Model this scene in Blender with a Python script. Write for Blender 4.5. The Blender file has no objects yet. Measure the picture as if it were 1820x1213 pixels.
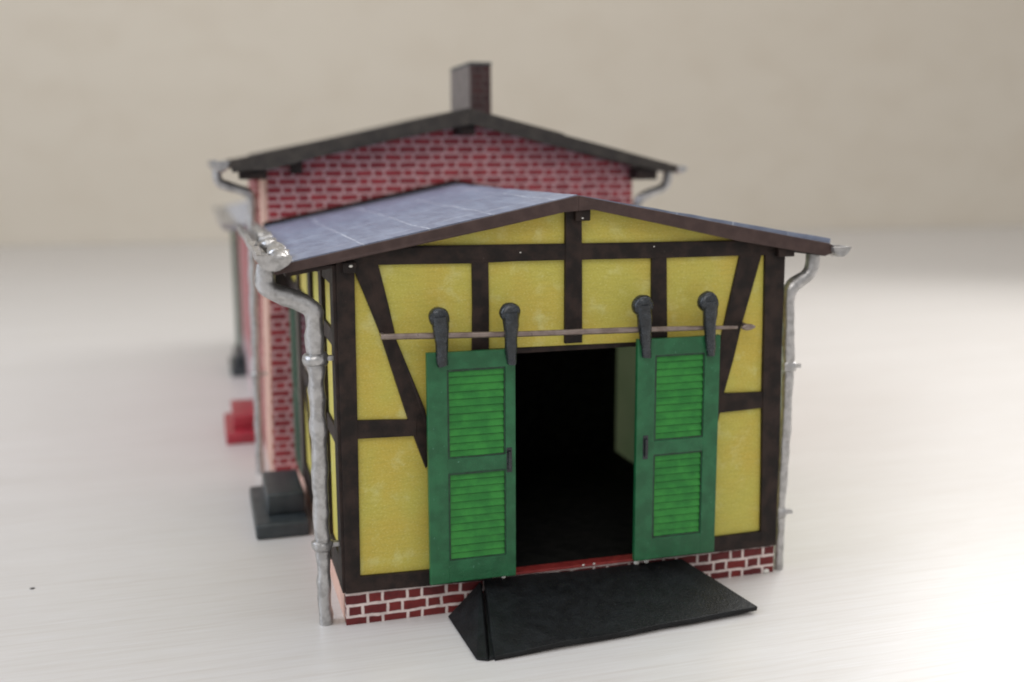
import bpy, bmesh, math, random
from mathutils import Vector, Matrix, noise
random.seed(7)
S = 0.001                                    # every number below is in millimetres: a small scale model on a table
scene = bpy.context.scene
C = scene.collection

# ------------------------------------------------------------------ camera
cd = bpy.data.cameras.new('camera'); cam = bpy.data.objects.new('camera', cd); C.objects.link(cam)
cp = Vector((-17.79, -146.63, 67.14))
r = Vector((0.95909695, -0.28305068, -0.00391733)); u = Vector((0.05159206, 0.16117594, 0.98557627)); fw = Vector((0.27833666, 0.9454653, -0.16918653))
M = Matrix((r, u, -fw)).transposed().to_4x4(); M.translation = cp*S
cam.matrix_world = M
cd.sensor_width = 36.0; cd.lens = 1880.3/1820*36
cd.clip_start = 0.002; cd.clip_end = 60
cd.dof.use_dof = True; cd.dof.focus_distance = 0.150
cd.dof.aperture_fstop = cd.lens/2.45
scene.camera = cam

# ------------------------------------------------------------------ light
w = bpy.data.worlds.new('World'); scene.world = w; w.use_nodes = True
nt = w.node_tree; nt.nodes.clear()
wo = nt.nodes.new('ShaderNodeOutputWorld'); bg = nt.nodes.new('ShaderNodeBackground')
tc = nt.nodes.new('ShaderNodeTexCoord'); sp = nt.nodes.new('ShaderNodeSeparateXYZ'); rp = nt.nodes.new('ShaderNodeValToRGB')
nt.links.new(tc.outputs['Generated'], sp.inputs[0]); nt.links.new(sp.outputs['Z'], rp.inputs[0])
rp.color_ramp.elements[0].color = (0.80, 0.79, 0.80, 1); rp.color_ramp.elements[1].color = (0.95, 0.95, 0.96, 1)
nt.links.new(rp.outputs[0], bg.inputs[0]); nt.links.new(bg.outputs[0], wo.inputs[0])
bg.inputs[1].default_value = 0.64

def area(name, loc, target, sx, sy, power, col):
    l = bpy.data.lights.new(name, 'AREA'); l.shape = 'RECTANGLE'; l.size = sx*S; l.size_y = sy*S; l.energy = power; l.color = col
    o = bpy.data.objects.new(name, l); C.objects.link(o); o.location = Vector(loc)*S
    o.rotation_euler = (Vector(target)-Vector(loc)).to_track_quat('-Z', 'Y').to_euler()
    return o
wl = area('window_light', (470, 200, 330), (120, -100, 0), 380, 320, 1.15, (1.0, 0.99, 0.985))
wl.data.spread = math.radians(125)
area('left_window_light', (-520, 20, 330), (-10, 10, 20), 340, 400, 2.3, (0.74, 0.84, 1.0))
area('front_fill', (-200, -560, 620), (40, 60, 20), 420, 340, 1.3, (1.0, 0.96, 0.92))  # added fill lamp that brightens the shed front and the backdrop
area('overhead_fill', (120, 120, 950), (150, 480, 0), 900, 600, 2.3, (1.0, 0.98, 0.95))  # added fill lamp from above for the backdrop and far table

scene.view_settings.view_transform = 'Standard'; scene.view_settings.look = 'None'
scene.view_settings.exposure = 0.0; scene.view_settings.gamma = 1.0
scene.render.engine = 'CYCLES'
scene.cycles.filter_width = 1.9

# ------------------------------------------------------------------ materials
class N:
    def __init__(s, name):
        s.m = bpy.data.materials.new(name); s.m.use_nodes = True; s.t = s.m.node_tree; s.n = s.t.nodes
        s.b = s.n['Principled BSDF']; s._co = None
    def link(s, a, b): s.t.links.new(a, b)
    def new(s, k, **kw):
        q = s.n.new(k)
        for a, v in kw.items(): setattr(q, a, v)
        return q
    def put(s, sock, v):
        if isinstance(v, bpy.types.NodeSocket): s.link(v, sock)
        else: sock.default_value = v
    def math(s, op, a, b=0.0, c=None, clamp=False):
        q = s.new('ShaderNodeMath', operation=op); q.use_clamp = clamp
        s.put(q.inputs[0], a); s.put(q.inputs[1], b)
        if c is not None: s.put(q.inputs[2], c)
        return q.outputs[0]
    def co(s):
        if s._co is None: s._co = s.new('ShaderNodeTexCoord').outputs['Object']
        return s._co
    def mapped(s, scale, rot=(0, 0, 0)):      # scale given per millimetre
        q = s.new('ShaderNodeMapping'); s.link(s.co(), q.inputs[0]); q.inputs['Scale'].default_value = tuple(v/S for v in scale)
        q.inputs['Rotation'].default_value = rot
        return q.outputs[0]
    def noise(s, scale, detail=3, rough=.55, rot=(0, 0, 0), dist=0.0):
        if not isinstance(scale, tuple): scale = (scale,)*3
        q = s.new('ShaderNodeTexNoise'); s.link(s.mapped(scale, rot), q.inputs['Vector']); q.inputs['Scale'].default_value = 1
        q.inputs['Detail'].default_value = detail; q.inputs['Roughness'].default_value = rough; q.inputs['Distortion'].default_value = dist
        return q.outputs['Fac']
    def mix(s, f, a, b, blend='MIX'):
        q = s.new('ShaderNodeMix', data_type='RGBA', blend_type=blend)
        s.put(q.inputs['Factor'], f); s.put(q.inputs['A'], a if isinstance(a, bpy.types.NodeSocket) else (*a, 1)); s.put(q.inputs['B'], b if isinstance(b, bpy.types.NodeSocket) else (*b, 1))
        return q.outputs['Result']
    def ss(s, v, lo, hi):
        q = s.new('ShaderNodeMapRange', interpolation_type='SMOOTHSTEP'); s.put(q.inputs['Value'], v)
        q.inputs['From Min'].default_value = lo; q.inputs['From Max'].default_value = hi
        return q.outputs['Result']
    def bump(s, h, dist, strength=1.0):
        q = s.new('ShaderNodeBump'); s.link(h, q.inputs['Height']); q.inputs['Distance'].default_value = dist*S; q.inputs['Strength'].default_value = strength
        s.link(q.outputs[0], s.b.inputs['Normal'])
    def fin(s, col=None, rough=None, metal=0, spec=None, coat=None):
        if col is not None: s.put(s.b.inputs['Base Color'], col if isinstance(col, bpy.types.NodeSocket) else (*col, 1))
        if rough is not None: s.put(s.b.inputs['Roughness'], rough)
        s.put(s.b.inputs['Metallic'], metal)
        if spec is not None: s.put(s.b.inputs['Specular IOR Level'], spec)
        if coat is not None: s.b.inputs['Coat Weight'].default_value = coat
        return s.m

def plain(name, a, b, rough=.55, scale=.6, metal=0, bump=.05, bscale=2.5, spec=.5, fleck=None, coat=None):
    n = N(name)
    c = n.mix(n.ss(n.noise(scale, 4), .35, .68), a, b)
    if fleck is not None: c = n.mix(n.ss(n.noise(1.7, 4, .7), .66, .74), c, fleck)
    if bump: n.bump(n.noise(bscale, 4), bump)
    return n.fin(c, n.math('MULTIPLY_ADD', n.noise(.9, 3), .3, rough-.15), metal, spec, coat)

def paper(name, base, hot, pale):
    n = N(name)
    c = n.mix(n.ss(n.noise(.09, 3), .35, .65), base, hot)
    c = n.mix(n.math('MULTIPLY', n.ss(n.noise(.28, 4), .52, .75), .55), c, pale)
    # fine printed weave that slants across the card
    weave = n.noise((.35, .35, 2.6), 3, .7, rot=(0, math.radians(14), 0))
    c = n.mix(n.math('MULTIPLY', n.ss(weave, .42, .66), .22), c, tuple(v*.62 for v in base))
    grain = n.noise((3.0, 3.0, 5.0), 3, .7, rot=(0, math.radians(-30), 0))
    c = n.mix(n.math('MULTIPLY', n.ss(grain, .53, .68), .42), c, pale)
    c = n.mix(n.math('MULTIPLY', n.ss(grain, .46, .32), .40), c, tuple(v*.55 for v in hot))
    n.bump(weave, .03)
    return n.fin(c, .55, 0, .4)

def brick(name, axis, red, dark, mortar, row=1.65, per=5.9, mw=.38, zoff=0.0, uoff=0.0):
    n = N(name)
    sep = n.new('ShaderNodeSeparateXYZ'); n.link(n.co(), sep.inputs[0])
    wob = n.math('MULTIPLY', n.math('SUBTRACT', n.noise(.35, 2), .5), .28)
    z = n.math('ADD', n.math('MULTIPLY_ADD', sep.outputs['Z'], 1/(row*S), zoff), wob)
    rowi = n.math('FLOOR', z); fz = n.math('FRACT', z)
    x = n.math('MULTIPLY_ADD', sep.outputs[axis], 1/(per*S), uoff)
    x = n.math('ADD', n.math('ADD', x, n.math('MULTIPLY', rowi, .5)), n.math('MULTIPLY', n.math('SUBTRACT', n.noise(.5, 2), .5), .05))
    xi = n.math('FLOOR', x); fx = n.math('FRACT', x)
    hw = mw/per
    e1 = n.math('MINIMUM', n.math('SUBTRACT', fx, 0), n.math('SUBTRACT', 1, fx))
    e2 = n.math('ABSOLUTE', n.math('SUBTRACT', fx, .63))
    ex = n.math('MULTIPLY', n.math('MINIMUM', e1, e2), per)
    ez = n.math('MULTIPLY', n.math('MINIMUM', fz, n.math('SUBTRACT', 1, fz)), row)
    e = n.math('MINIMUM', ex, ez)
    mask = n.ss(e, mw*.32, mw*.68)
    half = n.math('GREATER_THAN', fx, .63)
    cv = n.new('ShaderNodeCombineXYZ'); n.link(rowi, cv.inputs[0]); n.link(xi, cv.inputs[1]); n.link(half, cv.inputs[2])
    wn = n.new('ShaderNodeTexWhiteNoise', noise_dimensions='3D'); n.link(cv.outputs[0], wn.inputs['Vector'])
    c = n.mix(wn.outputs['Value'], red, dark)
    c = n.mix(n.math('MULTIPLY', n.ss(n.noise(.9, 4), .45, .7), .4), c, tuple(v*.5 for v in dark))
    mc = n.mix(n.ss(n.noise(.6, 3), .4, .65), mortar, tuple(v*.78 for v in mortar))
    n.bump(mask, .04)
    return n.fin(n.mix(mask, mc, c), .6, 0, .35)

def table_mat():
    n = N('light_birch')
    rot = (0, 0, math.radians(5))
    g1 = n.noise((.035, 1.6, .5), 5, .65, rot=rot, dist=.2)
    g2 = n.noise((.006, .05, .1), 3, .5, rot=rot, dist=.4)
    g3 = n.noise((.12, 3.2, 1), 3, .5, rot=rot)
    c = n.mix(n.ss(g2, .3, .7), (.600, .576, .548), (.630, .606, .580))
    c = n.mix(n.math('MULTIPLY', n.ss(g1, .42, .70), .55), c, (.52, .475, .43))
    c = n.mix(n.math('MULTIPLY', n.ss(g3, .5, .75), .35), c, (.72, .71, .73))
    n.bump(g3, .02, .6)
    return n.fin(c, n.math('MULTIPLY_ADD', n.noise((.1, .6, .5), 3, rot=rot), .12, .30), 0, .5)

def backdrop_mat():
    n = N('beige_laminate')
    g1 = n.noise((.006, .3, .035), 4, .55, dist=.3)
    g2 = n.noise((.0015, .01, .012), 2)
    c = n.mix(n.ss(g2, .3, .7), (.655, .590, .490), (.675, .612, .512))
    c = n.mix(n.math('MULTIPLY', n.ss(g1, .4, .72), .28), c, (.585, .51, .405))
    return n.fin(c, .55, 0, .3)

def roof_mat():
    n = N('slate_blue_card')
    sep = n.new('ShaderNodeSeparateXYZ'); n.link(n.co(), sep.inputs[0])
    c = n.mix(n.ss(n.noise((.5, .12, .5), 5, .65), .35, .7), (.18, .21, .30), (.25, .295, .40))
    # felt seams that run along the ridge, worn pale, broken up
    wob = n.math('MULTIPLY', n.math('SUBTRACT', n.noise(.12, 2), .5), .14)
    f = n.math('FRACT', n.math('ADD', n.math('MULTIPLY_ADD', sep.outputs['X'], 1/(9.4*S), .12), wob))
    d = n.math('ABSOLUTE', n.math('SUBTRACT', f, .5))
    line = n.math('SUBTRACT', 1, n.ss(d, .004, .017))
    f2 = n.math('FRACT', n.math('ADD', n.math('MULTIPLY_ADD', sep.outputs['Y'], 1/(23*S), .3), wob))
    line2 = n.math('SUBTRACT', 1, n.ss(n.math('ABSOLUTE', n.math('SUBTRACT', f2, .5)), .004, .016))
    br = n.ss(n.noise(.35, 3), .40, .60)
    lm = n.math('MULTIPLY', n.math('MAXIMUM', line, n.math('MULTIPLY', line2, .7)), n.math('MULTIPLY_ADD', br, .7, .25), clamp=True)
    c = n.mix(lm, c, (.58, .62, .70))
    sc = n.ss(n.noise((2.2, .35, 1), 5, .75), .66, .74)
    c = n.mix(n.math('MULTIPLY', sc, .5), c, (.6, .62, .66))
    n.bump(n.noise(.5, 4), .12)
    return n.fin(c, n.math('MULTIPLY_ADD', n.noise(.3, 3), .25, .22), 0, .65)

def silver_mat():
    n = N('silver_paint')
    c = n.mix(n.ss(n.noise(.8, 4), .4, .65), (.52, .51, .50), (.38, .37, .36))
    c = n.mix(n.math('MULTIPLY', n.ss(n.noise(2.2, 4, .7), .60, .72), .4), c, (.26, .25, .24))
    n.bump(n.noise(.9, 3, .5), .17)
    return n.fin(c, n.math('MULTIPLY_ADD', n.noise(1.0, 3), .28, .22), .8, .5)

def thin_mat():                              # unprinted card so thin that the window light behind it glows through
    n = N('thin_card'); c = n.mix(n.ss(n.noise(.1, 3), .3, .7), (.58, .66, .50), (.66, .72, .56))
    d = n.new('ShaderNodeBsdfDiffuse'); t = n.new('ShaderNodeBsdfTranslucent'); m = n.new('ShaderNodeMixShader'); m.inputs[0].default_value = .26
    n.link(c, d.inputs[0]); n.link(c, t.inputs[0]); n.link(d.outputs[0], m.inputs[1]); n.link(t.outputs[0], m.inputs[2])
    n.link(m.outputs[0], n.n['Material Output'].inputs['Surface']); n.n.remove(n.b)
    return n.m

MT = dict(
    yellow=paper('yellow_plaster_card', (.57, .51, .095), (.60, .46, .075), (.74, .73, .33)),
    timber=plain('dark_brown_timber', (.012, .0080, .0066), (.036, .0215, .0170), .6, .45, spec=.28, fleck=(.07, .05, .043)),
    barge=plain('brown_board', (.046, .023, .019), (.066, .036, .030), .55, .5, fleck=(.12, .09, .08)),
    oldbarge=plain('weathered_brown_board', (.026, .020, .016), (.050, .040, .031), .55, .4, fleck=(.1, .09, .08)),
    brickbase=brick('printed_brick_base', 'X', (.20, .022, .020), (.11, .014, .016), (.78, .66, .62), row=1.72, per=5.9, mw=.42, zoff=.28, uoff=.1),
    brickwall=brick('printed_brick_gable', 'X', (.42, .045, .055), (.27, .028, .038), (.70, .44, .44), row=1.63, per=6.25, mw=.46, uoff=.3),
    brickside=brick('printed_brick_side', 'Y', (.36, .045, .055), (.26, .035, .045), (.60, .33, .33), row=1.63, per=6.25, mw=.45),
    salmon=plain('raw_card_edge', (.72, .46, .36), (.62, .38, .30), .7, .3),
    plinthpale=plain('pale_pink_plinth', (.62, .46, .46), (.52, .38, .40), .7, .3),
    greenframe=plain('dark_green_plastic', (.010, .098, .034), (.018, .140, .052), .38, .4, fleck=(.12, .32, .22), bump=.05),
    greenlouvre=plain('bright_green_plastic', (.014, .185, .024), (.030, .260, .034), .36, .5, bump=.04),
    darkgreen=plain('faded_green_board', (.012, .055, .028), (.030, .085, .050), .5, .4, bump=.05, fleck=(.16, .17, .15)),
    shadegreen=plain('shaded_green_edge', (.008, .028, .014), (.014, .070, .032), .5, .9, bump=.05, fleck=(.10, .22, .14)),  # dark green that paints shade into the panel edges
    gun=plain('gunmetal_paint', (.010, .013, .016), (.030, .036, .042), .24, .9, metal=.3, bump=.22, coat=.5, fleck=(.17, .18, .19)),
    rail=plain('bare_brown_wire', (.30, .24, .21), (.20, .15, .13), .32, .6, metal=.5),
    silver=silver_mat(), roof=roof_mat(),
    annexroof=plain('grey_roof_card', (.25, .26, .30), (.34, .35, .38), .4, .2),
    black=plain('matt_black_card', (.0045, .005, .0055), (.009, .0105, .0115), .5, .5, spec=.3, bump=.08, fleck=(.032, .035, .038)),
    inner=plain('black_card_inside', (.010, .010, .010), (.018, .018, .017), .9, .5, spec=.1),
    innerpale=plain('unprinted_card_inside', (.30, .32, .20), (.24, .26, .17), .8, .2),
    thincard=thin_mat(),
    stepblack=plain('dark_slate_plastic', (.026, .033, .037), (.040, .048, .052), .42, .5, bump=.08),
    stepred=plain('brick_red_plastic', (.38, .028, .045), (.30, .025, .04), .38, .4, bump=.06),
    threshold=plain('red_edge', (.30, .035, .03), (.22, .02, .02), .5, .8),
    chimney=brick('dark_brick', 'X', (.075, .028, .026), (.040, .020, .020), (.085, .060, .058), row=1.6, per=5.0, mw=.4),
    chimneyside=plain('light_grey_side', (.20, .17, .155), (.15, .125, .115), .6, .4),
    chimneycap=plain('grey_cap', (.10, .11, .11), (.06, .07, .07), .5, .5),
    glue=plain('dried_glue', (.75, .72, .66), (.62, .6, .55), .2, .5, coat=.5),
    pane=plain('dark_window_film', (.02, .025, .05), (.03, .035, .06), .12, .3, bump=0),
    frame=plain('pale_window_frame', (.42, .37, .31), (.34, .29, .25), .55, .5),
    table=table_mat(), backdrop=backdrop_mat(),
)

# ------------------------------------------------------------------ builders
class MB:
    def __init__(s): s.bm = bmesh.new()
    def face(s, vs):
        try: return s.bm.faces.new(vs)
        except ValueError: return None
    def hexa(s, p):                           # 8 points: bottom 4 ccw, top 4
        v = [s.bm.verts.new(Vector(q)*S) for q in p]
        for f in ((3, 2, 1, 0), (4, 5, 6, 7), (0, 1, 5, 4), (1, 2, 6, 5), (2, 3, 7, 6), (3, 0, 4, 7)): s.face([v[i] for i in f])
        return s
    def box(s, x0, x1, y0, y1, z0, z1):
        return s.hexa([(x0, y0, z0), (x1, y0, z0), (x1, y1, z0), (x0, y1, z0), (x0, y0, z1), (x1, y0, z1), (x1, y1, z1), (x0, y1, z1)])
    def prism(s, poly, a, b, axis='y'):       # polygon in (x,z) extruded along y, or (y,z) along x
        if axis == 'y': f = lambda p, t: (p[0], t, p[1])
        elif axis == 'x': f = lambda p, t: (t, p[0], p[1])
        else: f = lambda p, t: (p[0], p[1], t)
        va = [s.bm.verts.new(Vector(f(p, a))*S) for p in poly]; vb = [s.bm.verts.new(Vector(f(p, b))*S) for p in poly]
        s.face(va); s.face(vb[::-1]); n = len(poly)
        for i in range(n): s.face([va[i], vb[i], vb[(i+1) % n], va[(i+1) % n]])
        return s
    def tube(s, path, rad, n=16, cap=True):
        P = [Vector(p) for p in path]; R = rad if isinstance(rad, (list, tuple)) else [rad]*len(P)
        rings = []; prev = None
        for i, p in enumerate(P):
            t = ((P[min(i+1, len(P)-1)]-P[i]).normalized() + (P[i]-P[max(i-1, 0)]).normalized()).normalized()
            a = prev if prev is not None else (Vector((0, 1, 0)) if abs(t.y) < .9 else Vector((1, 0, 0)))
            a = (a-t*a.dot(t)).normalized(); prev = a; b = t.cross(a)
            rings.append([s.bm.verts.new((p+(a*math.cos(k*2*math.pi/n)+b*math.sin(k*2*math.pi/n))*R[i])*S) for k in range(n)])
        for i in range(len(rings)-1):
            for k in range(n): s.face([rings[i][k], rings[i][(k+1) % n], rings[i+1][(k+1) % n], rings[i+1][k]])
        if cap: s.face(rings[0][::-1]); s.face(rings[-1])
        return s
    def ball(s, c, rx, ry, rz, n=12):
        g = bmesh.ops.create_uvsphere(s.bm, u_segments=n, v_segments=n//2+2, radius=1.0)
        for v in g['verts']: v.co = Vector((c[0]+v.co.x*rx, c[1]+v.co.y*ry, c[2]+v.co.z*rz))*S
        return s
    def build(s, name, mat, parent=None, bevel=0, lump=0, lumpscale=.5, smooth=False, sub=0, origin=None, seg=2, warp=0):
        bm = s.bm
        bmesh.ops.recalc_face_normals(bm, faces=bm.faces)
        if bevel:
            es = [e for e in bm.edges if len(e.link_faces) == 2 and e.calc_face_angle(0) > .5]
            bmesh.ops.bevel(bm, geom=es, offset=bevel*S, segments=seg, profile=.6, affect='EDGES', clamp_overlap=True)
        for _ in range(sub): bmesh.ops.subdivide_edges(bm, edges=bm.edges, cuts=1, use_grid_fill=True)
        if lump:
            bm.normal_update()
            ds = [(v, v.normal*(noise.noise(v.co/S*lumpscale)*lump*S)) for v in bm.verts]
            for v, d in ds: v.co += d
        if warp:
            for v in bm.verts:
                q = v.co/S; v.co += Vector((noise.noise(q*.13), noise.noise(q*.13+Vector((9, 2, 4))), noise.noise(q*.13+Vector((3, 7, 1)))))*warp*S
        me = bpy.data.meshes.new(name); 
        if origin is not None: bmesh.ops.translate(bm, verts=bm.verts, vec=-Vector(origin)*S)
        bm.to_mesh(me); bm.free()
        for m in (mat if isinstance(mat, (list, tuple)) else [mat]): me.materials.append(MT[m])
        if smooth:
            for p in me.polygons: p.use_smooth = True
        o = bpy.data.objects.new(name, me); C.objects.link(o)
        if parent is not None: o.parent = parent
        if smooth:
            try: me.set_sharp_from_angle(angle=math.radians(50))
            except Exception: pass
        return o

def rounded(path, rad=1.2, k=5):             # rounds the corners of a polyline
    P = [Vector(p) for p in path]; out = [P[0]]
    for i in range(1, len(P)-1):
        a = P[i]+(P[i-1]-P[i]).normalized()*min(rad, (P[i-1]-P[i]).length*.45); b = P[i]+(P[i+1]-P[i]).normalized()*min(rad, (P[i+1]-P[i]).length*.45)
        for j in range(k+1):
            t = j/k; out.append(a*(1-t)**2+P[i]*2*t*(1-t)+b*t*t)
    out.append(P[-1])
    res = [out[0]]
    for q in out[1:]:                        # split long runs so lumps have vertices to move
        m = max(1, int((q-res[-1]).length/1.2)); p0 = res[-1].copy()
        for j in range(1, m+1): res.append(p0+(q-p0)*j/m)
    return res

def tag(o, label=None, cat=None, group=None, kind=None):
    for k, v in (('label', label), ('category', cat), ('group', group), ('kind', kind)):
        if v: o[k] = v
    return o
def thing(name, loc, label, cat, group=None):
    o = bpy.data.objects.new(name, None); C.objects.link(o); o.location = Vector(loc)*S; o.empty_display_size = .01
    return tag(o, label, cat, group)

# ------------------------------------------------------------------ the surface and the background
t = MB(); t.prism([(-2200, -900), (2600, -900), (2600, 592.5), (-2200, 926)], -18, 0, 'z')
tag(t.build('tabletop', 'table', bevel=1.0), kind='structure')
bd = MB(); bd.prism([(-2200, 927), (2600, 593.5), (2602, 612), (-2198, 946)], -200, 1500, 'z')
tag(bd.build('backdrop', 'backdrop'), kind='structure')

# ------------------------------------------------------------------ the model building
model = thing('model_building', (0, 0, 0), 'small model goods station, yellow half-timbered shed in front of a red brick gable', 'model building')

RX, RZ = 34.8, 61.9                          # ridge of the goods shed
def shed_top(x):                             # upper line of the verge
    return RZ-(RX-x)*(RZ-53.5)/(RX+6.6) if x < RX else RZ-(x-RX)*(RZ-54.1)/(76.4-RX)

# front wall of the shed: yellow card round the doorway
ow = MB()
ow.prism([(0, 5), (21.7, 4.9), (21.7, 39.95), (47.4, 39.7), (47.4, 5), (70, 4.9), (70, shed_top(70)-1.0), (RX, RZ-1.0), (0, shed_top(0)-1.0)], 0, 1.2)
front = ow.build('front_wall', 'yellow', model)
tb = MB()
def yz(pts, d): tb.prism(pts, -d, .3)
yz([(-.02, 5.1), (2.15, 5.1), (2.6, 53.0), (-.0, 53.6)], .66)                     # corner posts
yz([(67.2, 5.0), (70.05, 4.8), (70.0, 20), (69.6, 52.8), (66.2, 53.2), (66.6, 30)], .66)
yz([(1.2, 52.75), (19, 52.6), (33, 52.55), (63, 52.35), (68, 52.3), (68, 54.7), (41.8, 54.9), (10.4, 55.25), (2, 54.9)], .60)  # tie beam
yz([(33.3, 40.1), (36.05, 40.1), (35.85, 60.9), (33.4, 60.9)], .72)             # king post
yz([(19.3, 39.4), (21.8, 39.4), (21.75, 53), (19.25, 53)], .54)
yz([(47.35, 39.4), (49.95, 39.4), (49.5, 53), (47.1, 53)], .54)
yz([(2.2, 53), (5.77, 43.4), (9.2, 31.5), (12.1, 22.7), (13.6, 24.5), (12.0, 31.8), (8.3, 42.0), (5.9, 53)], .50)   # braces
yz([(62.0, 53), (65.8, 53), (62.6, 41.5), (60.1, 31.3), (58.9, 26), (57, 26), (58.2, 35.2)], .50)
yz([(1.5, 28.1), (10.8, 27.9), (10.8, 30.3), (1.5, 30.75)], .57)                  # rails
yz([(58.4, 27.7), (68.0, 28.0), (68.0, 30.6), (58.4, 30.85)], .57)
yz([(1.0, 5.15), (22, 4.5), (22, 7.0), (1.0, 7.5)], .62)                       # sill
yz([(47.2, 4.9), (69, 4.75), (69, 7.45), (47.2, 7.3)], .62)
yz([(20.0, 38.6), (21.9, 38.6), (21.9, 5), (20.0, 5)], .45)                     # door posts behind the leaves
yz([(47.2, 38.6), (49.2, 38.6), (49.2, 5), (47.2, 5)], .45)
tb.build('timber_frame', 'timber', front, bevel=.12, sub=1, warp=.18)
lb = MB(); lb.box(21.7, 47.4, .1, 1.1, 39.0, 39.75); lb.build('lintel', 'timber', front)
pl = MB(); pl.box(-.05, 70, -.12, 1.2, 0, 4.85); plinth = pl.build('brick_plinth', 'brickbase', front)
th = MB(); th.box(21.9, 47.2, -.5, 1.6, 4.86, 5.25); th.build('threshold', 'threshold', front, bevel=.08)

# side wall facing left
sw = MB(); sw.prism([(1.2, 5), (76, 5), (76, 53.1), (1.2, 53.1)], 0, 1.2, 'x'); side = sw.build('side_wall', 'yellow', model)
st = MB()
def sx(y0, y1, z0, z1, d): st.box(-d, .2, y0, y1, z0, z1)
sx(-.3, 3.4, 5.1, 52.9, .5); sx(13.5, 17.5, 5.1, 52.9, .62); sx(31, 35.5, 5.1, 52.9, .6); sx(54, 58.5, 5.1, 52.9, .58); sx(72.5, 75.8, 5.1, 52.9, .56)
sx(0, 75.9, 5.1, 9.5, .46); sx(3, 75.9, 49.9, 53.0, .44); sx(3, 75.9, 41, 43.4, .42); sx(3, 55, 26.5, 29, .40)
st.prism([(58, 37), (61, 37), (39, 10), (36, 10)], -.36, .2, 'x')
st.build('timber_frame', 'timber', side, bevel=.1)
sp_ = MB(); sp_.box(-.04, 1.2, 1.2, 76, 0, 4.85); sp_.build('plinth', 'salmon', side)
wd = MB(); wd.box(-.3, .1, 18, 30.5, 29.6, 40.6); wd.box(-.3, .1, 36.5, 53, 29.6, 40.6)
fr = wd.build('window', 'frame', side)
wp = MB()
for a, b in ((18.7, 24), (24.6, 29.8), (37.2, 44.5), (45.1, 52.3)): wp.box(-.36, 0, a, b, 30.4, 39.9)
wp.build('pane', 'pane', fr)
gd = MB(); gd.box(-.9, .1, 59.5, 71.8, 5.3, 40.4); gdo = gd.build('side_door', 'darkgreen', side, bevel=.1)
gl = MB(); gl.box(-1.15, -.85, 61.5, 69.8, 8, 20); gl.box(-1.15, -.85, 61.5, 69.8, 23, 38); gl.build('door_panel', 'darkgreen', gdo, bevel=.1)
gf = MB(); gf.box(-.7, .1, 58.6, 59.4, 5.3, 41); gf.box(-.7, .1, 71.9, 72.6, 5.3, 41); gf.build('door_frame', 'frame', gdo)

rw = MB(); rw.box(68.8, 70, 1.25, 76, 0, 53.2); rwo = rw.build('side_wall', 'thincard', model)
# inside: black floor, black end, dark ceiling
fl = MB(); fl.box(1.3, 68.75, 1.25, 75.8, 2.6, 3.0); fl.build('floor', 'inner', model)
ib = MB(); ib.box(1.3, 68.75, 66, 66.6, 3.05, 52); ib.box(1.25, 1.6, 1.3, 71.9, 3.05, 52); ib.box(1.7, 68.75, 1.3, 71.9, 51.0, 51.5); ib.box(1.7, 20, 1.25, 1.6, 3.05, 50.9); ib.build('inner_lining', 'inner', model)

# roof of the shed
rf = MB()
for (xa, za, xb, zb) in ((-7.4, shed_top(-7.4)+.1, RX, RZ+.15), (RX, RZ+.15, 76.9, shed_top(76.9)+.75)):
    nx, ny = 14, 24
    top = [[rf.bm.verts.new(Vector((xa+(xb-xa)*i/nx, -1.65+77.6*j/ny, za+(zb-za)*i/nx+.12*noise.noise(Vector((i*.7, j*.4, xa)))))*S) for j in range(ny+1)] for i in range(nx+1)]
    bot = [[rf.bm.verts.new(top[i][j].co-Vector((0, 0, .75*S))) for j in range(ny+1)] for i in range(nx+1)]
    for i in range(nx):
        for j in range(ny): rf.face([top[i][j], top[i+1][j], top[i+1][j+1], top[i][j+1]]); rf.face([bot[i][j], bot[i][j+1], bot[i+1][j+1], bot[i+1][j]])
    for i in range(nx): rf.face([top[i][0], bot[i][0], bot[i+1][0], top[i+1][0]]); rf.face([top[i][ny], top[i+1][ny], bot[i+1][ny], bot[i][ny]])
    for j in range(ny): rf.face([top[0][j], top[0][j+1], bot[0][j+1], bot[0][j]]); rf.face([top[nx][j], bot[nx][j], bot[nx][j+1], top[nx][j+1]])
roof = rf.build('shed_roof', 'roof', model, smooth=True)
bb = MB()
bb.prism([(-8.3, 52.75), (-6.6, 53.45), (RX, RZ), (RX, 59.75), (32.5, 59.6), (11.5, 55.5), (-.8, 53.25), (-8.4, 51.9)], -2.35, -1.7)
bb.prism([(RX, RZ), (76.4, 54.05), (77.5, 53.4), (77.4, 52.6), (75.7, 52.1), (60.5, 54.85), (37, 59.9), (RX, 59.75)], -2.35, -1.7)
bb.build('barge_board', 'barge', roof, bevel=.1, sub=1, warp=.15)
for q in ((.8, 2.7, -1.68, .6, 51.8, 53.3), (67.9, 70.7, -1.68, .6, 52.1, 53.6), (34.6, 36.9, -1.68, .6, 58.3, 59.9)):
    MB().box(*q).build('purlin', 'timber', roof, bevel=.2)
for q in ([(-6.9, 51.6), (-.7, 52.6), (-.7, 53.0), (-6.9, 52.2)], [(70.1, 52.8), (76.2, 52.0), (76.2, 52.5), (70.1, 53.4)]):
    MB().prism(q, -1.6, 75.9).build('soffit', 'timber', roof)
fs = MB(); fs.prism([(-5.2, 54.6), (RX, 62.9), (RX, 61.9), (-5.2, 53.4)], 75.1, 75.95); fs.prism([(RX, 62.9), (74, 55.6), (74, 54.2), (RX, 61.9)], 75.1, 75.95)
fs.build('flashing', 'timber', roof, bevel=.1)

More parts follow.
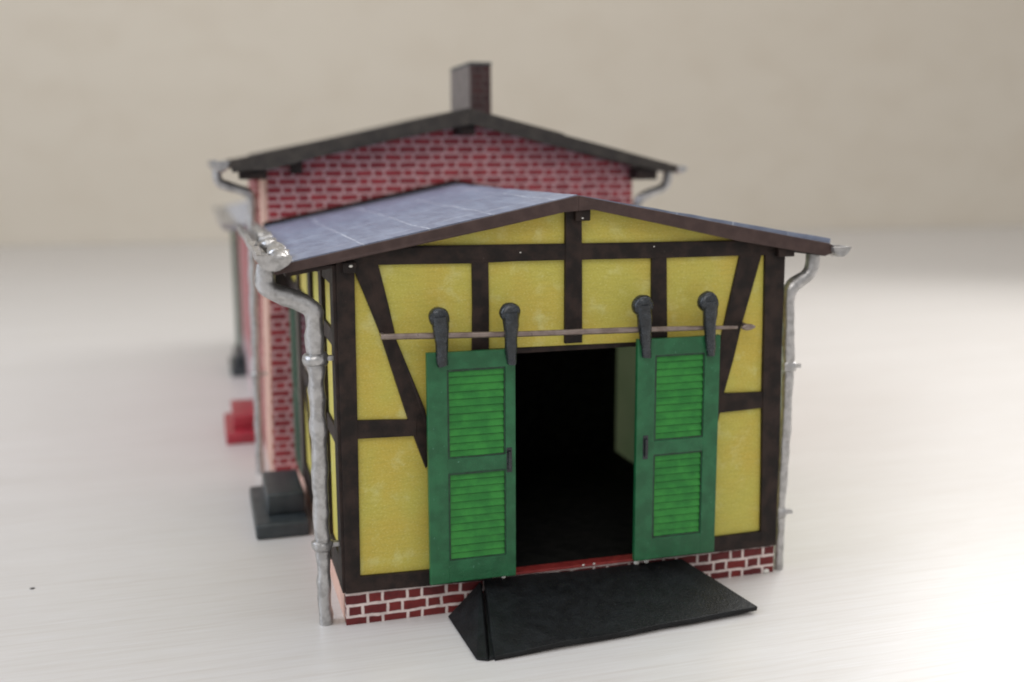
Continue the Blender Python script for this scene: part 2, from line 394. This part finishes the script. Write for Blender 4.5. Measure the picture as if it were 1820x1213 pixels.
def gutter(x, z, y0, y1, rad, name='gutter', parent=model, lump=.5):
    g = MB(); n = 10; m = int((y1-y0)/1.5)
    prof = [(math.cos(math.pi+math.pi*k/n)*rad, math.sin(math.pi+math.pi*k/n)*rad) for k in range(n+1)]
    inn = [(a*.72, b*.66) for a, b in prof[::-1]]
    loop = prof+inn
    rows = [[g.bm.verts.new(Vector((x+a, y0+(y1-y0)*j/m, z+b))*S) for a, b in loop] for j in range(m+1)]
    L = len(loop)
    for j in range(m):
        for k in range(L): g.face([rows[j][k], rows[j][(k+1) % L], rows[j+1][(k+1) % L], rows[j+1][k]])
    g.face(rows[-1])
    # closed front end
    cap = [g.bm.verts.new(Vector((x+a*1.03, y0-.5, z+b*1.03))*S) for a, b in prof]; cap2 = [g.bm.verts.new(Vector((x+a*1.03, y0+.15, z+b*1.03))*S) for a, b in prof]
    g.face(cap); g.face(cap2[::-1])
    for k in range(n+1): g.face([cap[k], cap2[k], cap2[(k+1) % (n+1)], cap[(k+1) % (n+1)]])
    return g.build(name, 'silver', parent, lump=lump, lumpscale=.45, smooth=True)
g1 = gutter(-8.3, 54.6, -3.2, 76, 2.15, lump=.8)
for i, (y, dx) in enumerate(((-2.2, .5), (1.5, 1.2), (6, .9), (13, 1.2), (20, .8), (31, 1.1), (44, 1.0))): MB().ball((-8.3+dx, y, 54.2), 1.25, 1.9, 1.0).build('bracket', 'silver', g1, lump=.7, lumpscale=.8, smooth=True)
g2 = gutter(78.2, 53.5, -2.6, 76, 1.5)
def spout(path, rads, collars, name='downspout', parent=model, lump=.4, n=18):
    P = rounded(path, 1.5); zt = path[0][2]
    R = [rads[0]+(rads[1]-rads[0])*max(0, min(1, 1-p.z/zt)) for p in P]
    d = MB().tube(P, R, n).build(name, 'silver', parent, lump=lump, lumpscale=.42, smooth=True)
    for z, rr in collars:
            c = MB(); q = min(P, key=lambda p: abs(p.z-z)); c.tube([(q.x, q.y, z-.9), (q.x, q.y, z-.6), (q.x, q.y, z), (q.x, q.y, z+.5), (q.x, q.y, z+.8)], [rr*.8, rr, rr*1.05, rr, rr*.8], n)
            c.box(q.x, q.x+rr+1.1, q.y-.3, q.y+.3, z-.35, z+.35)
            c.build('collar', 'silver', d, lump=.35, lumpscale=.9, smooth=True)
    return d
spout([(-9.3, 1.6, 53.2), (-9.5, 1.6, 49.6), (-2.9, 1.6, 46.9), (-3.0, 1.6, 39), (-2.95, 1.6, 12), (-2.8, 1.6, 0.02)], (1.38, 1.0), ((39.6, 1.75), (12.1, 1.45)))
spout([(75.6, 1.0, 52.9), (75.4, 1.0, 49.3), (71.7, 1.0, 47.0), (71.4, 1.0, 44), (71.9, 1.0, 34), (71.5, 1.0, 10), (71.7, 1.0, 0.02)], (1.12, .85), ((34.2, 1.2), (9.8, 1.15)), lump=.28, n=14)

# sliding louvred doors on a rail
def leaf(x0, x1, z0, z1, zm, hx, pl, label, stiles, tilt):
    y = -2.9; d = MB()
    l, r_ = stiles
    d.box(x0, x0+l, y-.45, y+.45, z0, z1); d.box(x1-r_, x1, y-.45, y+.45, z0+.02, z1+.02)
    for a, b in ((z0+.05, z0+3.4), (zm-1.1, zm+1.1), (z1-2.6, z1-.05)): d.box(x0+l-.2, x1-r_+.2, y-.40, y+.42, a, b)
    o = d.build('sliding_door', 'greenframe', model, bevel=.14)
    tag(o, label)
    for a, b in ((z0+3.4, zm-1.1), (zm+1.1, z1-2.6)):
        lv = MB(); n = 12; h = (b-a)/n; xa, xb = x0+l-.05, x1-r_+.05
        lv.box(xa, xb, y+.12, y+.3, a, b)
        for k in range(n):
            zz = a+k*h+random.uniform(-.03, .03)
            lv.hexa([(xa, y-.18, zz+.04), (xb, y-.18, zz+.04), (xb, y+.15, zz+.04), (xa, y+.15, zz+.04), (xa, y+.06, zz+h*.92), (xb, y+.06, zz+h*.92), (xb, y+.15, zz+h*.92), (xa, y+.15, zz+h*.92)])
        lv.build('louvre_panel', 'greenlouvre', o)
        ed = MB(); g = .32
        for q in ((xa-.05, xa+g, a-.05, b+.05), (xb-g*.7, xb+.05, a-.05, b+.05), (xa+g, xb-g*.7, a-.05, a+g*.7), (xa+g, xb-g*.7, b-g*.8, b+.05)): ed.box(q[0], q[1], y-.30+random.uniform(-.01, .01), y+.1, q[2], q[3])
        ed.build('panel_shade_strip', 'shadegreen', o, sub=1, warp=.12)  # dark strips painting the shadow groove around each louvre panel
    hd = MB(); hd.box(hx-.42, hx+.42, y-.52, y-.40, zm-1.6, zm+2.1); hd.box(hx-.22, hx+.22, y-.95, y-.5, zm-1.2, zm+1.6); hd.build('door_handle', 'gun', o, bevel=.08)
    for cx, cz, zb, lean, wd, rr in pl:
        h = MB(); yy = y-.95
        h.tube([(cx, yy+.95, cz), (cx, yy+.8, cz), (cx, yy+.1, cz), (cx, yy-.35, cz), (cx, yy-.6, cz), (cx, yy-.7, cz)], [rr*.8, rr, rr, rr*.86, rr*.55, rr*.1], 20)
        P = [Vector((cx+lean*t, yy+.05+.2*t, cz+.2+(zb-cz-.2)*t)) for t in (0, .12, .25, .4, .55, .7, .82, .93, 1)]
        h.tube(P, [wd*k for k in (1.2, 1.25, 1.2, 1.1, 1.0, .9, .82, .8, .72)], 12)
        h.build('hanger', 'gun', o, lump=.28, lumpscale=.7, smooth=True)
    return o
leaf(11.9, 24.9, 6.0, 40.4, 23.7, 23.9, ((13.7, 45.4, 38.6, .5, 1.0, 1.5), (24.1, 45.6, 38.2, .1, .95, 1.5)), 'green louvred door leaf left of the dark doorway', (2.9, 1.5), 0)
leaf(43.9, 57.5, 6.0, 40.7, 23.8, 45.4, ((44.5, 45.8, 38.0, .7, .95, 1.6), (55.2, 45.9, 37.6, .6, .9, 1.6)), 'green louvred door leaf right of the dark doorway', (2.9, 2.5), 0)
rl = MB(); rl.tube([(5.6, -2.9, 43.0), (12, -2.9, 42.8), (26, -2.9, 42.35), (44, -2.9, 42.1), (56, -2.9, 41.8), (60.5, -2.9, 41.65)], [.42, .42, .42, .42, .36, .28], 12)
rl.ball((62.4, -2.9, 41.6), 1.3, .35, .45)
rl.tube([(6.1, -2.9, 42.95), (6.1, .2, 42.95)], .3, 8); rl.tube([(62.9, -2.9, 41.6), (62.9, .2, 41.6)], .3, 8)
rl.build('door_rail', 'rail', model, lump=.12, lumpscale=.7, smooth=True)

# brick building behind
mw = MB(); mw.prism([(-5.2, 0), (76, 0), (76, 65.5), (37.1, 75.7), (-3.9, 65.9)], 76, 77.2); bw = mw.build('brick_gable_wall', 'brickwall', model)
ms = MB(); ms.prism([(97.1, 0), (128, 0), (128, 65), (97.1, 65)], -5.4, -4.2, 'x'); ms.box(74.8, 76, 77.3, 128, 0, 64.4); ms.box(-4, 74.7, 126.8, 128, 0, 64); ms.build('brick_side_wall', 'brickside', model)
ce = MB(); ce.prism([(-5.5, 0), (-4.4, 0), (-3.6, 64.8), (-4.4, 64.8)], 76.3, 97); ce.build('corner_edge', 'salmon', bw)
ml = MB(); ml.box(-4.2, -.2, 75.7, 75.98, 39.6, 53); ml.build('dark_strip', 'timber', bw)  # thin flat dark strip on the gable, above the visible brick

mr = MB()
up = [(-11.3, 67.2), (-5, 68.3), (-4.9, 68.7), (12, 72.1), (37.1, 77.7)]; upr = [(37.1, 77.7), (58, 72.6), (58.2, 72.3), (72, 68.9), (72.2, 68.7), (84.6, 65.5)]
mr.prism(up+[(37.1, 75.2), (-3.5, 65.7), (-10.9, 65.4)], 71.2, 131); mr.prism(upr+[(84.2, 64.2), (70, 66.6), (37.1, 75.2)], 71.2, 131)
mroof = mr.build('main_roof', 'oldbarge', model)
mb_ = MB(); mb_.prism([(-11.4, 67.1), (37.1, 77.6), (37.1, 74.3), (4, 67.3), (-3.5, 65.2), (-11, 64.7)], 70.2, 71.1); mb_.prism([(37.1, 77.6), (84.5, 65.45), (84.0, 63.9), (79, 64.5), (60, 68.9), (37.1, 74.3)], 70.2, 71.1)
mb_.build('barge_board', 'oldbarge', mroof, bevel=.15, sub=1, warp=.45)
for q in ((.6, 2.8, 71.3, 77, 64.4, 67), (34.8, 38.6, 71.3, 77, 72.2, 74.6), (75.2, 80, 71.3, 77, 62.6, 65.3), (-9.6, -4.3, 71.3, 77, 63.4, 65.6)):
    MB().box(*q).build('purlin', 'timber', mroof, bevel=.3)
ch = MB(); ch.box(42.4, 47.2, 90, 108.5, 66, 88.1); cho = ch.build('chimney', 'chimney', mroof, bevel=.1)
cs = MB(); cs.box(42.15, 42.38, 90.1, 108.4, 72, 88.0); cs.build('chimney_side', 'chimneyside', cho)  # lighter grey plate over the left face, the front stays darker
cc = MB(); cc.box(42.1, 47.4, 89.8, 108.7, 88.12, 88.75); cc.build('chimney_cap', 'chimneycap', cho, bevel=.2)
gutter(-12.9, 67.0, 71, 129, 1.7, lump=.8); gutter(85.6, 65.6, 71, 129, 1.5, lump=.8)
spout([(-13.6, 80, 66.4), (-13.8, 80, 62.7), (-6.9, 80, 60.4), (-7.1, 81.5, 56), (-7.6, 82, 20), (-7.7, 82, 0.02)], (1.0, .8), ((22, 1.2),), lump=.3)
spout([(84.9, 76, 65), (84.5, 76, 61), (78.0, 76, 58.6), (77.3, 77, 56), (77.3, 77, 0.02)], (1.1, .85), (), lump=.3)

# lower wing at the far end
an = MB(); an.box(-5.2, -4.2, 128.1, 222, 10.5, 49.5); an.box(-4.1, 74, 220.8, 222, 0, 49.5); an.box(74.1, 75.3, 128.1, 222, 0, 49.5)
aw = an.build('wing_wall', 'brickside', model)
ap = MB(); ap.box(-5.3, -4.15, 128.1, 222, 0, 10.45); ap.build('plinth', 'plinthpale', aw)
ar = MB(); ar.prism([(-9.5, 50.6), (35, 60.5), (80, 50.6), (80, 49.7), (35, 59.6), (-9.5, 49.7)], 128.1, 255); arf = ar.build('wing_roof', 'annexroof', model)
ag = gutter(-10.6, 51.4, 132, 254, 1.9, lump=.8)
MB().box(-6.6, -4.6, 247, 249, .02, 50.5).build('roof_post', 'darkgreen', model)

for x, y, z, a in ((45.2, -1.2, 4.9, .42), (46.9, -1.2, 4.85, .36), (35.6, -1.75, 58.7, .14), (1.9, -1.75, 52.8, .2), (68.6, -.3, .35, .45), (13.0, -2.9, 26.6, .22), (23.6, -1.0, 5.0, .25), (36.5, -.75, 5.3, .2), (38.3, -.75, 5.3, .2), (47.4, -.66, 54.2, .12), (26.5, -.66, 53.9, .10), (12.3, -2.9, 33.0, .2)):
    MB().ball((x, y, z), a*1.2, a*.7, a*.8, 8).build('glue_drop', 'glue', model, lump=.15, smooth=True)

# ------------------------------------------------------------------ ramp in front of the doorway
O = (36, -.7, 0)
ramp = thing('loading_ramp', O, 'matt black sloping card ramp in front of the open doorway of the model', 'ramp')
def slab(mb, pts, th_):
    a = [Vector(p) for p in pts]; nrm = (a[1]-a[0]).cross(a[2]-a[0]).normalized()
    if nrm.z < 0: nrm = -nrm
    va = [mb.bm.verts.new(p*S) for p in a]; vb = [mb.bm.verts.new((p-nrm*th_)*S) for p in a]
    n = len(a); mb.face(va); mb.face(vb[::-1])
    for i in range(n): mb.face([va[i], vb[i], vb[(i+1) % n], va[(i+1) % n]])
rm = MB(); slab(rm, [(20.7, -.75, 4.75), (53.2, -.75, 4.55), (59.4, -13.9, 1.15), (38, -15.9, 1.0), (17.6, -17.3, .95)], .8); rm.build('ramp_plate', 'black', ramp, bevel=.12, sub=2, warp=.35, origin=O)
rs = MB(); slab(rs, [(20.0, -.8, 4.6), (14.7, -1.9, .25), (15.3, -16.2, .25), (16.6, -17.1, .5)], .55); rs.build('side_plate', 'black', ramp, bevel=.08, origin=O)
rs = MB(); slab(rs, [(53.4, -.8, 3.8), (58.9, -2.2, .3), (58.6, -12.8, .6)], .5)
rs.build('side_plate', 'black', ramp, bevel=.08, origin=O)
rb = MB(); rb.hexa([(16.9, -16.9, .03), (57, -12.6, .03), (54.5, -1, .03), (19.6, -1, .03), (17.2, -16.5, .45), (56.5, -12.4, .6), (53, -1, 3.5), (20.6, -1, 3.5)]); rb.build('ramp_base', 'black', ramp, origin=O)

# ------------------------------------------------------------------ block steps beside the walls
def steps(name, label, cat, mat, lo, hi, bevel=.5):
    o = (lo[0], lo[2], 0); t_ = thing(name, o, label, cat, 'double steps along the left side')
    a = MB(); a.box(*lo); a.build('lower_step', mat, t_, bevel=bevel, origin=o, smooth=True, seg=3)
    b = MB(); b.box(*hi); b.build('upper_step', mat, t_, bevel=bevel*.9, origin=o, smooth=True, seg=3)
steps('block_steps', 'dark slate double step beside the yellow shed wall, behind the thick downspout', 'steps', 'stepblack', (-10.8, -1.3, 39.6, 64, .02, 2.8), (-8.4, -1.6, 44.6, 60, 2.82, 6.8), .55)
steps('block_steps', 'brick red double step beside the brick building on the left', 'steps', 'stepred', (-14.1, -5.6, 107.9, 131, .02, 2.6), (-12.2, -5.6, 112.6, 131, 2.62, 5.9), .35)
steps('block_steps', 'small blurred dark step farthest back on the left, past the red step', 'steps', 'stepblack', (-10.3, -5.6, 190.8, 214, .02, 2.8), (-8.9, -5.6, 195, 214, 2.82, 6.2), .4)

sk = MB(); sk.ball((-46.2, 28, .1), .42, .25, .1, 8); tag(sk.build('crumb', 'timber', origin=None), 'tiny dark crumb lying on the tabletop at lower left', 'crumb')
